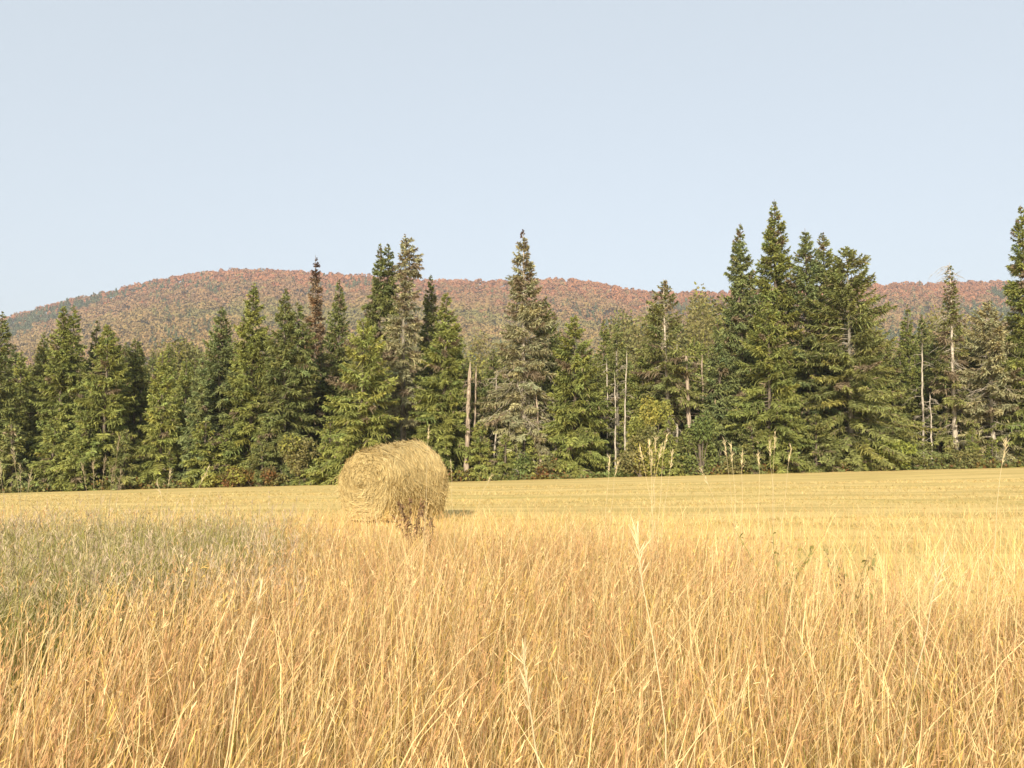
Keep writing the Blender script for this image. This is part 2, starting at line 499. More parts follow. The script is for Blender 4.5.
T(405, 234, 61, 25, "tall thin grey-green spruce with a bare grey trunk low down, behind the hay bale", 'grey', gap=0.45, dead=0.25, p=0.72, base=0.25,
  twin=(0.3, -0.2, 0.85), bare=(0.08, 0.4, 40, 1.2), bark=M_greybark)
T(363, 318, 55.5, 44, "broad yellowish-green fir standing forward of the twin spires, left of the bale", 'yellow', p=0.6, gap=0.25, dead=0.1)
T(431, 275, 66, 26, "dark blue-green spruce tip peeking behind the big green fir by the bale", 'dark')
T(446, 291, 57, 36, "full green fir right behind the hay bale's right end", 'green', p=0.75, dens=1.15)
T(523, 230, 58, 46, "tallest mid-photo spruce, shaggy grey-green with brown tip and drooping dead lower boughs", 'grey', p=0.95, gap=0.3, dead=0.22, base=0.1,
  top_brown=0.035, bare=(0.06, 0.46, 110, 2.6), bark=M_pale, baredroop=0.75, dens=0.9)
T(546, 297, 63, 32, "dark brownish spruce close behind the right side of the shaggy grey-green spruce", 'olive', p=0.6, dead=0.15)
T(574, 314, 56.5, 41, "dense cone-shaped green spruce with full skirt, right of the shaggy spruce", 'green', p=0.75, dens=1.2)
T(604, 318, 65, 19, "slim green spruce close right of the dense cone-shaped spruce", 'green')
T(617, 322, 62, 20, "sparse slim spruce with bare lower trunk among grey snags", 'olive', base=0.4, gap=0.3, bark=M_greybark, bare=(0.1, 0.4, 25, 0.9))
T(664, 279, 60, 36, "spruce with crooked bare tip and long pale trunk, flat boughs mostly to the left", 'olive', p=0.66, gap=0.5, dead=0.2, base=0.3, flat=1.0,
  bare=(0.1, 0.95, 40, 1.2), bark=M_pale, lean=(-0.012, 0))
T(740, 223, 60, 36, "pointed tall fir, left shoulder of the tallest group on the right", 'blue', p=0.8, dens=1.15, dead=0.09)
T(774, 199, 61, 42, "tallest pointed spruce of all, in the middle of the right-hand group", 'green', p=0.82, dens=1.15, dead=0.08)
T(805, 228, 60, 44, "tall spruce with ragged top right of the tallest one", 'blue', p=0.7, gap=0.3, dead=0.1)
T(823, 232, 62, 42, "slender ragged spruce between the ragged-topped one and the broad spreading one", 'olive', p=0.7, gap=0.3)
T(846, 246, 57.5, 66, "broad spreading dark olive spruce with long boughs, right side of the tallest group", 'olive', p=0.60, gap=0.25, dead=0.10, bark=M_greybark, flat=0.4)
T(767, 300, 57, 44, "dense lower green fir filling the front of the tallest group", 'green', p=0.6)
T(718, 318, 59, 26, "short bluish fir at the left foot of the tallest group", 'blue', p=0.7)
T(907, 305, 69, 22, "green spruce set back in the gap right of the broad spreading spruce", 'green')
T(921, 313, 71, 20, "smaller green spruce right beside the one set back in the gap", 'dark')
T(949, 263, 59, 24, "half-dead spruce with bare pale upper trunk in the right gap", 'olive', p=0.85, gap=0.55, dead=0.3, base=0.12, bare=(0.1, 0.99, 90, 1.2), bark=M_pale)
T(988, 300, 58, 46, "pale yellowish lichen-hung spruce left of the right-edge fir", 'grey', p=0.55, gap=0.35, dead=0.25, bare=(0.05, 0.75, 80, 2.2), bark=M_pale)
T(1021, 205, 57, 32, "tall dense dark fir cut off by the right edge of the photo", 'green', p=0.7, dens=1.2)
OFF = "conifers continuing beyond the frame"
protos = []
for px, ty, D, rp, st in ((-60, 300, 59, 32, 'green'), (-118, 320, 60, 34, 'dark'), (1085, 240, 58, 36, 'green'), (1140, 280, 60, 34, 'olive')):
    protos.append(T(px, ty, D, rp, "conifer standing in the tree line beyond the edge of the photo", st, group=OFF))
# rows behind the edge of the wood
BACK = "spruces deeper in the wood"
rr = random.Random(4)
k = 0
px = -150
while px < 1190:
    D = rr.uniform(65, 84)
    ty = rr.uniform(338, 372)
    x, y, zt = at(px, ty, D); zg = float(ground_z(x, y))
    src, H0 = protos[k % 4]
    s = (zt - zg) / H0
    dup(src, (x, y, zg), rr.uniform(0, 6.28), (s * rr.uniform(1.0, 1.35), s * rr.uniform(1.0, 1.35), s),
        "spruce half hidden behind the front trees, deeper in the wood", BACK)
    px += rr.uniform(13, 26); k += 1

# young firs and mid-height spruces closing the wall of trees
YF = "young firs along the foot of the tree line"
yprotos = [T(px, ty, 55.6, rp, "young green fir at the foot of the tall trees", st, group=YF, p=0.75, tw=0.8, spacing=0.2)
           for px, ty, rp, st in ((82, 428, 17, 'green'), (330, 420, 18, 'yellow'), (505, 434, 13, 'green'), (752, 420, 18, 'olive'))]
k = 0; px = -90
while px < 1130:
    D = rr.uniform(55.3, 57.2); ty = rr.uniform(412, 455)
    if 455 < px < 482: px += 20
    x, y, zt = at(px, ty, D); zg = float(ground_z(x, y))
    src, H0 = yprotos[k % 4]; sc_ = (zt - zg) / H0
    dup(src, (x, y, zg), rr.uniform(0, 6.28), (sc_ * rr.uniform(0.9, 1.3), sc_ * rr.uniform(0.9, 1.3), sc_), "young green fir at the foot of the tall trees", YF)
    px += rr.uniform(16, 44); k += 1
MF = "mid-height spruces filling the gaps"
mprotos = [T(px, ty, 61, rp, "mid-height spruce filling a gap between the tall front trees", st, group=MF, p=0.75)
           for px, ty, rp, st in ((187, 358, 24, 'green'), (493, 350, 24, 'dark'), (642, 350, 24, 'green'), (970, 335, 24, 'olive'))]
k = 0
for px, ty in ((22, 352), (82, 350), (122, 366), (238, 352), (270, 340), (322, 345), (458, 346), (478, 372), (552, 352), (598, 358), (630, 372), (655, 345), (694, 338), (712, 352),
               (868, 330), (890, 342), (915, 352), (935, 338), (962, 352), (1002, 330), (1045, 330)):
    D = rr.uniform(61, 65)
    x, y, zt = at(px, ty, D); zg = float(ground_z(x, y))
    src, H0 = mprotos[k % 4]; sc_ = (zt - zg) / H0
    dup(src, (x, y, zg), rr.uniform(0, 6.28), (sc_ * rr.uniform(0.85, 1.15), sc_ * rr.uniform(0.85, 1.15), sc_), "mid-height spruce filling a gap between the tall front trees", MF)
    k += 1

# ------------------------------------------------------------------ leafy trees and shrubs
def leafy(name, px, topy, D, wpx, label, cat, cols, seed, group=None, trunked=True, n=2600, leaf=0.11, base=0.0, depth=1.0):
    x, y, zt = at(px, topy, D); zg = float(ground_z(x, y)); H = zt - zg
    w = wpx * D / F_PX
    r = rng(seed)
    o = empty(name, (x, y, zg), label, cat, group)
    gt, g = Geo(), Geo()
    nl = 9 if trunked else 14
    cz = H * (base + (1 - base) * r.uniform(0.15, 0.86, nl)); rt = np.sqrt(np.clip(1 - (cz / H - 0.45) ** 2 * 2.4, 0.1, 1))
    ca = r.uniform(0, 6.28, nl); cr = w * 0.62 * r.uniform(0.2, 1, nl) * rt
    Cn = np.stack([np.cos(ca) * cr, np.sin(ca) * cr * depth, cz], -1)
    # limbs from the base to each clump
    s = np.linspace(0, 1, 6)[None, :, None]
    root = np.stack([r.normal(0, 0.05, nl) if trunked else r.normal(0, w * 0.25, nl), r.normal(0, 0.05, nl), np.full(nl, -0.15)], -1)
    P = root[:, None] * (1 - s) + Cn[:, None] * s
    P[..., :2] = root[:, None, :2] * (1 - s ** 1.5) + Cn[:, None, :2] * s ** 1.5
    rad = (0.008 * H + 0.012) * (1 - 0.8 * s[..., 0]) * np.ones((nl, 1))
    v, q, _ = tubes(P, rad, 5); gt.add(v, q)
    if trunked: trunk_geo(gt, H * 0.85, seed, r0=0.011 * H + 0.02)
    sz = np.stack([w * 0.42 * r.uniform(0.7, 1.15, nl)] * 2 + [H * 0.20 * r.uniform(0.7, 1.2, nl)], -1)
    i = r.integers(0, nl, n)
    d = unit(r.normal(size=(n, 3)))
    c = Cn[i] + d * sz[i] * (r.uniform(0.35, 1.1, n) ** 0.6)[:, None]
    c[:, 2] = np.clip(c[:, 2], 0.02, None)
    D1 = unit(d * 0.6 + r.normal(size=(n, 3)) * 0.8)
    S = unit(np.cross(D1, r.normal(size=(n, 3))))
    l = leaf * r.uniform(0.6, 1.5, n)
    P = np.stack([c, c + D1 * l[:, None] * .6, c + D1 * l[:, None] * 1.2 + np.array([0, 0, -0.02])], 1)
    W = np.stack([l * .2, l * .42, l * .08], 1)
    cols = np.array(cols); cl = cols[r.integers(0, len(cols), nl)]
    C = cl[i] * r.uniform(0.7, 1.3, (n, 1)); mixk = r.uniform(size=n) < 0.25
    C[mixk] = cols[r.integers(0, len(cols), mixk.sum())]
    v, q, cc = ribbons(P, W, S, C); g.add(v, q, cc)
    gt.build("trunk" if trunked else "stem", M_bark, o); g.build("crown" if trunked else "foliage", M_leaf, o)
    return o, H, w

YG = [(0.29, 0.28, 0.06), (0.33, 0.29, 0.065), (0.25, 0.26, 0.06)]
OL = [(0.20, 0.190, 0.065), (0.225, 0.195, 0.07), (0.175, 0.175, 0.06)]
RU = [(0.20, 0.10, 0.035), (0.22, 0.14, 0.04), (0.13, 0.10, 0.035)]
GR = [(0.16, 0.20, 0.055), (0.19, 0.21, 0.06), (0.13, 0.165, 0.05)]
leafy("young_tree", 655, 398, 55.5, 32, "young yellow-green leafy tree under the spruce with the crooked tip", "tree", YG, 11, n=5200)
leafy("young_tree", 640, 425, 55, 26, "low olive leafy sapling left of the larger yellow-green one", "tree", OL, 12, n=2600)
leafy("young_tree", 700, 415, 55.6, 22, "green leafy sapling at the left foot of the tallest tree group", "tree", GR, 13, n=2600)
leafy("young_tree", 300, 430, 55.3, 24, "small olive-yellow leafy tree at the field edge left of the hay bale", "tree", OL + YG[:1], 14, n=3000)
leafy("shrub", 890, 441, 55.4, 30, "rounded bright green shrub below the broad spreading spruce", "shrub", [(0.26, 0.29, 0.06), (0.29, 0.30, 0.065)], 15, trunked=False, n=3200)
leafy("shrub", 963, 449, 55.5, 20, "small olive shrub under the half-dead spruce", "shrub", OL, 16, trunked=False, n=1800)
leafy("shrub", 550, 459, 55.4, 17, "low rust-coloured shrub left of the dense cone-shaped spruce", "shrub", RU + OL, 17, trunked=False, n=1500)
leafy("shrub", 238, 466, 55.2, 20, "low golden-orange shrub below the pair of tall spruces", "shrub", RU + YG, 18, trunked=False, n=1700)
leafy("shrub", 212, 473, 55.2, 12, "tiny yellow-green shrub on the field edge left of the golden-orange one", "shrub", YG, 19, trunked=False, n=900)
leafy("shrub", 275, 468, 55.3, 17, "low brown-red shrub under the second of the pair of tall spruces", "shrub", OL + RU, 20, trunked=False, n=1500)
leafy("shrub", 735, 456, 55.4, 16, "low olive shrub at the front foot of the tallest tree group", "shrub", OL, 21, trunked=False, n=1400)
leafy("shrub", 520, 455, 55.8, 14, "dark green shrub under the drooping dead boughs", "shrub", GR, 22, trunked=False, n=1400)
# leafy trees further back, filling between the spruces and the hill
MID = "leafy trees behind the spruces"
p1 = leafy("leafy_tree", 640, 306, 118, 34, "olive leafy tree crown showing behind the spruces", "tree", OL, 30, MID, n=3800, leaf=0.32, base=0.15)
p2 = leafy("leafy_tree", 705, 297, 122, 36, "olive leafy tree crown showing behind the spruces", "tree", OL + YG[:1], 31, MID, n=3800, leaf=0.32, base=0.15)
p3 = leafy("leafy_tree", 190, 342, 112, 34, "olive leafy tree crown showing behind the spruces", "tree", YG + OL, 32, MID, n=3800, leaf=0.32, base=0.15)
ps = [p1, p2, p3]
px = -160; k = 0
while px < 1190:
    D = rr.uniform(95, 150)
    lim = 296 if 620 < px < 730 else (312 if px > 860 else 338)
    ty = rr.uniform(lim, lim + 24)
    x, y, zt = at(px, ty, D); zg = float(ground_z(x, y))
    src, H0, w0 = ps[k % 3]; s = (zt - zg) / H0
    dup(src, (x, y, zg), rr.uniform(0, 6.28), (s * rr.uniform(0.85, 1.1), s * rr.uniform(0.85, 1.1), s), "olive leafy tree crown showing behind the spruces", MID)
    px += rr.uniform(14, 26); k += 1

# ------------------------------------------------------------------ dead trunks
def snag(px, topy, boty, D, rpx, label, lean=0.0, branches=0, L=0.8, mat=None, group=None):
    x, y, zt = at(px, topy, D); zg = float(ground_z(x, y))
    H = zt - zg
    seed = int(px * 3 + topy); r = rng(seed)
    o = empty("dead_tree", (x, y, zg), label, "dead tree", group)
    g = Geo()
    K = 26; tt = np.linspace(0, 1, K); zz = -0.3 + (H + 0.3) * tt
    wx = np.cumsum(r.normal(0, 0.022, K)) * (1 - 0.3 * tt); wy = np.cumsum(r.normal(0, 0.02, K))
    P = np.stack([lean * (zz - H) + wx - wx[-1], wy, zz], -1)[None]
    rad = rpx * D / F_PX * (1.1 - 0.62 * tt) * (1 + 0.13 * r.normal(size=K)); rad[-1] *= 0.12; rad[-2] *= 0.55
    v, q, _ = tubes(P, rad[None], 8); g.add(v, q)
    bare_branches(g, H, H * 0.22, H * 0.95, max(branches, 14), L, seed, droop=0.35, lean=(lean, 0), off=(-lean * H, 0), thick=0.9)
    g.build("trunk", mat or M_dead, o)
    return o
snag(470, 362, 473, 56, 2.9, "thick peeling reddish dead trunk standing just right of the hay bale", 0.006, 22, 0.8)
snag(476, 366, 440, 57.5, 1.4, "thin pale snag leaning close behind the peeling dead trunk", -0.004, 4, 0.5)
snag(614, 372, 430, 58.5, 0.9, "short pale broken snag in the gap right of the dense cone-shaped spruce", 0, 5, 0.5, M_pale)
snag(627, 350, 430, 60.2, 1.0, "taller thin grey snag, second in the gap right of the dense cone-shaped spruce", 0.02, 10, 0.7, M_pale)
snag(535, 384, 440, 57, 1.3, "slanting thin dead stem right of the shaggy grey-green spruce", -0.06, 4, 0.5)
snag(686, 350, 430, 59.5, 2.6, "stout pale broken trunk with a curved dead limb, left of the tallest group", -0.02, 12, 2.0)
snag(702, 354, 430, 60, 1.3, "slim pale snag right of the stout broken trunk", 0.0, 5, 0.6)
snag(496, 372, 430, 58.6, 1.0, "crooked thin pale snag just left of the shaggy grey-green spruce's trunk", 0.01, 20, 0.8, M_pale)
snag(553, 392, 430, 60, 1.0, "short thin grey snag close left of the dense cone-shaped spruce", -0.02, 16, 0.6, M_pale)
snag(607, 358, 430, 61.5, 0.8, "thin twiggy grey snag, first in the gap right of the dense cone-shaped spruce", 0.015, 22, 0.8, M_pale)
snag(677, 338, 430, 61, 1.2, "twiggy bare grey tree between the crooked-tip spruce and the stout broken trunk", 0.01, 34, 1.3, M_pale)
snag(930, 392, 430, 58.2, 0.9, "short twiggy grey snag left of the half-dead spruce", -0.02, 18, 0.8, M_pale)
snag(142, 366, 430, 62, 1.4, "thin pale dead stem behind the trees of the left end", 0.0, 6, 0.7)
snag(922, 345, 430, 60, 1.2, "pale dead stem with drooping twigs in the right gap", 0.01, 18, 1.1, M_pale)

# ------------------------------------------------------------------ undergrowth along the edge of the wood
def undergrowth():
    r = rng(8)
    n = 26000
    x = r.uniform(-48, 48, n); y = 55.0 + 0.5 * wob(x, 0 * x, 0.5, 40) + np.abs(r.normal(0, 1.6, n))
    hgt = (0.35 + 0.30 * wob(x, y, 0.6, 41) + 0.5 * sstep(55.2, 58, y)).clip(0.12, 1.4)
    z = ground_z(x, y) + hgt * r.uniform(0, 1, n)
    c = np.stack([x, y, z], -1)
    D1 = unit(r.normal(size=(n, 3)) + np.array([0, 0, 0.6])); S = unit(np.cross(D1, r.normal(size=(n, 3))))
    l = 0.13 * r.uniform(0.6, 1.6, n)
    P = np.stack([c, c + D1 * l[:, None] * .6, c + D1 * l[:, None] * 1.2], 1); W = np.stack([l * .22, l * .4, l * .08], 1)
    pal = np.array(GR + OL + RU[:2] + YG[:1])
    k = ((wob(x, y, 0.9, 42) * 0.5 + 0.5 + r.normal(0, 0.2, n)).clip(0, 0.999) * len(pal)).astype(int)
    C = pal[k] * r.uniform(0.6, 1.2, (n, 1))
    v, q, cc = ribbons(P, W, S, C)
    o = mesh_obj("undergrowth", v, q, M_leaf, col=cc)
    o['kind'] = 'stuff'; o['label'] = 'low mixed green and rusty undergrowth along the foot of the trees'; o['category'] = 'undergrowth'
undergrowth()

# ------------------------------------------------------------------ hay bale
def make_bale():
    D0 = 16.0
    cx, cy, _ = at(393, 480, D0)
    zg = float(ground_z(cx, cy))
    o = empty("hay_bale", (cx, cy, zg), "large round golden hay bale lying on the mown field", "hay bale")
    Rb, Lb = 0.72, 1.42
    axis_ang = R_(52)                             # the axis runs away to the right
    o.rotation_euler = (0, 0, axis_ang)           # local X = axis (near end at -X)
    r = rng(3)
    nx, na = 30, 96
    def radius(u, a):
        """u along the axis 0..1, a around"""
        edge = 1 - 0.10 * np.clip((np.abs(u - 0.5) - 0.40) / 0.10, 0, 1) ** 2
        lump = 0.022 * np.sin(3 * a + 4 * u) + 0.016 * np.sin(5 * a - 7 * u + 1) + 0.012 * np.sin(11 * a + 9 * u) + 0.018 * np.sin(2 * a + 3 * u + 2)
        sag = 0.03 * np.sin(a) * (u - 0.4)
        return Rb * (edge + lump) * (0.93 + 0.11 * u) + sag
    def flat(z):                                  # sits on the ground with a flattened belly
        return np.where(z < 0.10, 0.10 + (z - 0.10) * 0.35, z)
    def surf(u, a):
        rr_ = radius(u, a)
        x = (u - 0.5) * Lb
        ca = np.cos(a); yy = rr_ * 1.04 * np.sign(ca) * np.abs(ca) ** np.where(np.sin(a) < 0, 0.55, 1.0)   # slumped lower half
        zz = flat(rr_ * np.sin(a) + Rb * 0.97) - 0.03
        return np.stack([x, yy, zz], -1)
    U, A = np.meshgrid(np.linspace(0, 1, nx), np.arange(na) * 2 * math.pi / na, indexing='ij')
    V = surf(U, A).reshape(-1, 3)
    i = np.arange(nx - 1)[:, None]; j = np.arange(na)[None, :]; jn = (j + 1) % na
    Q = np.stack([i * na + j, i * na + jn, (i + 1) * na + jn, (i + 1) * na + j], -1).reshape(-1, 4)
    c1, c2 = (0.40, 0.29, 0.11), (0.54, 0.40, 0.16)
    mb = mat_noise("hay_body", c1, c2, 9, (0.4, 3, 3), bump=0.8)
    mesh_obj("rolled_body", V, Q, mb, o, smooth=True)
    # ends: disc with a spiral relief
    rings = 26
    me = mat_noise("hay_end", c1, c2, 12, (1, 1, 1), bump=0.8)
    for e in (0, 1):
        f = np.linspace(1, 0.02, rings)
        FF, AA = np.meshgrid(f, np.arange(na) * 2 * math.pi / na, indexing='ij')
        rim = surf(np.full_like(AA, float(e)), AA)
        ctr = np.array([(e - 0.5) * Lb, 0, Rb * 0.94])
        P = ctr + (rim - ctr) * FF[..., None]
        spiral = 0.005 * np.sin(FF * 37 + AA + 0.8 * np.sin(3 * AA)) + 0.05 * (1 - FF ** 2) + 0.012 * np.sin(7 * AA + FF * 20)
        P[..., 0] += (1 if e else -1) * spiral * sstep(0, 0.12, 1 - FF)
        i = np.arange(rings - 1)[:, None]
        Qe = np.stack([i * na + j, i * na + jn, (i + 1) * na + jn, (i + 1) * na + j], -1).reshape(-1, 4)
        jj = np.arange(0, na - 2, 2)
        b0 = (rings - 1) * na
        Qc = np.stack([np.full_like(jj, b0), b0 + jj + 1, b0 + (jj + 2) % na, b0 + (jj + 2) % na], -1)
        Qc[:, 3] = b0 + (jj + 3) % na
        Qc = Qc[:-1]
        if e == 0: pass
        mesh_obj("end_face", P.reshape(-1, 3), np.concatenate([Qe, Qc]), me, o, smooth=True)
    # straw lying in the surface
    g = Geo()
    n = 15000; K = 5
    u = r.uniform(0.0, 1, n); a = r.uniform(-0.6, 3.75, n)
    da = r.uniform(0.12, 0.55, n) * np.where(r.uniform(size=n) < 0.5, -1, 1); du = r.normal(0, 0.06, n)
    lift = r.uniform(0.004, 0.02, n) ; stick = (r.uniform(size=n) < 0.12) * r.uniform(0.02, 0.09, n)
    s = np.linspace(0, 1, K)
    P = np.stack([surf(np.clip(u + du * t, -0.01, 1.01), a + da * t) for t in s], 1)
    nrm = np.stack([0 * a, np.cos(a), np.sin(a)], -1)
    P = P + nrm[:, None] * (lift[:, None] + stick[:, None] * s[None] ** 2)[..., None]
    S = unit(np.stack([np.ones(n), 0 * a, 0 * a], -1) + 0.3 * r.normal(size=(n, 3)))
    W = r.uniform(0.003, 0.008, n)[:, None] * np.array([0.6, 1, 1, 0.9, 0.4])
    pal = np.array([(0.53, 0.40, 0.175), (0.48, 0.35, 0.15), (0.60, 0.47, 0.225), (0.44, 0.325, 0.135), (0.52, 0.395, 0.17)])
    C = pal[r.integers(0, 5, n)] * r.uniform(0.75, 1.2, (n, 1))
    v, q, c = ribbons(P, W, S, C); g.add(v, q, c)
    for e in (0, 1):
        n = 7000
        f = np.sqrt(r.uniform(0.01, 1.0, n)); a = r.uniform(0, 6.283, n)
        da = r.uniform(0.08, 0.35, n) / np.maximum(f, 0.25); df = r.normal(0, 0.16, n)
        ctr = np.array([(e - 0.5) * Lb, 0, Rb * 0.94])
        P = []
        for t in s:
            ff = np.clip(f + df * t, 0.02, 1.02); aa = a + da * t
            rim = surf(np.full(n, float(e)), aa)
            p = ctr + (rim - ctr) * ff[:, None]
            p[:, 0] += (1 if e else -1) * (0.005 * np.sin(ff * 37 + aa + 0.8 * np.sin(3 * aa)) + 0.05 * (1 - ff ** 2) + 0.014 + r.uniform(0, 0.012, n))
            P.append(p)
        P = np.stack(P, 1)
        st = (r.uniform(size=n) < 0.12) * r.uniform(0.02, 0.08, n)
        P[..., 0] += (1 if e else -1) * st[:, None] * s[None] ** 2
        S = unit(np.stack([0.2 * r.normal(size=n), np.cos(a), np.sin(a)], -1))
        W = r.uniform(0.003, 0.008, n)[:, None] * np.array([0.6, 1, 1, 0.9, 0.4])
        C = pal[r.integers(0, 5, n)] * r.uniform(0.58, 1.12, (n, 1))
        v, q, c = ribbons(P, W, S, C); g.add(v, q, c)
    # loose tufts hanging at the foot
    n = 1600
    a = r.choice([-0.15, 3.3], n) + r.normal(0, 0.25, n); u = r.uniform(0, 1, n)
    p0 = surf(u, a); d = unit(np.stack([r.normal(0, .5, n), np.cos(a) * 0.5, -np.ones(n) * r.uniform(0.1, 1, n)], -1)) * r.uniform(0.06, 0.22, n)[:, None]
    P = np.stack([p0, p0 + d * .5 + np.array([0, 0, 0.02]), p0 + d], 1); P[..., 2] = np.maximum(P[..., 2], 0.01)
    v, q, c = ribbons(P, np.full((n, 3), 0.004), unit(r.normal(size=(n, 3))), pal[r.integers(0, 5, n)] * 0.9); g.add(v, q, c)
    g.build("loose_straw", M_straw, o)
make_bale()

# ------------------------------------------------------------------ grass
GOLD = np.array([(0.64, 0.425, 0.175), (0.61, 0.38, 0.175), (0.77, 0.58, 0.29), (0.55, 0.335, 0.16), (0.63, 0.445, 0.145)])
SAGE = np.array([(0.28, 0.275, 0.06), (0.205, 0.22, 0.045), (0.42, 0.35, 0.11), (0.34, 0.305, 0.08)])
GREEN = np.array([(0.26, 0.29, 0.06), (0.34, 0.34, 0.08), (0.42, 0.38, 0.11)])

def sage_mask(x, y):
    u = x / np.maximum(y, 0.5)
    lo = 4.1 + 12.5 * np.clip(u + 0.6, -0.1, 2)
    return sstep(-0.5, 0.7, y + 0.6 * wob(x, y, 1.1, 51) - lo) * sstep(-0.22, -0.36, u) * (1 - sstep(8.2, 11.6, y + 0.9 * wob(x, y, 0.9, 53)))

def scatter(n, dmin, dmax, half, r):
    y = np.sqrt(r.uniform(dmin ** 2, dmax ** 2, n)) ; x = r.uniform(-1, 1, n) * (half * y + 0.6)
    return x, y

def blades(x, y, h, lean, bend, w, C, r, K=5, az=None, tipw=0.25):
    n = len(x)
    az = r.uniform(0, 6.283, n) if az is None else az
    z0 = ground_z(x, y) - 0.01
    s = np.linspace(0, 1, K)[None]
    hz = h[:, None] * (lean[:, None] * s + bend[:, None] * s ** 2.4)
    vz = h[:, None] * (s - 0.42 * np.minimum(bend[:, None], 1.3) * s ** 3)
    jit = 0.012 * np.cumsum(r.normal(size=(n, K)), 1) * s
    P = np.stack([x[:, None] + np.cos(az)[:, None] * hz + jit, y[:, None] + np.sin(az)[:, None] * hz + jit[:, ::-1] * 0.5, z0[:, None] + vz], -1)
    fa = r.uniform(0, 6.283, n)
    S = np.stack([np.cos(fa), np.sin(fa), 0 * fa], -1)
    S[:, 0] = np.where(np.abs(S[:, 0]) < 0.35, 0.5, S[:, 0]); S = unit(S)
    W = w[:, None] * (1 - (1 - tipw) * s ** 1.5)
    return P, W, S, C

def heads(P, size, r, C, n_per=7):
    """thin seed heads along the tip of each stem"""
    n = len(P)
    tip = P[:, -1]; d = unit(P[:, -1] - P[:, -2])
    i = np.repeat(np.arange(n), n_per); m = len(i)
    t = r.uniform(0, 1, m)
    c = tip[i] - d[i] * (size[i] * t)[:, None]
    dd = unit(d[i] + 0.35 * r.normal(size=(m, 3))); l = size[i] * 0.28 * r.uniform(0.6, 1.3, m)
    Pw = np.stack([c, c + dd * (l * .5)[:, None], c + dd * l[:, None]], 1)
    w = 0.0014 * (1 + np.linalg.norm(tip[i], axis=1) / 9)
    W = np.stack([w * .6, w, w * .3], 1)
    return Pw, W, unit(np.cross(dd, r.normal(size=(m, 3)))), C[i] * r.uniform(0.85, 1.2, (m, 1))

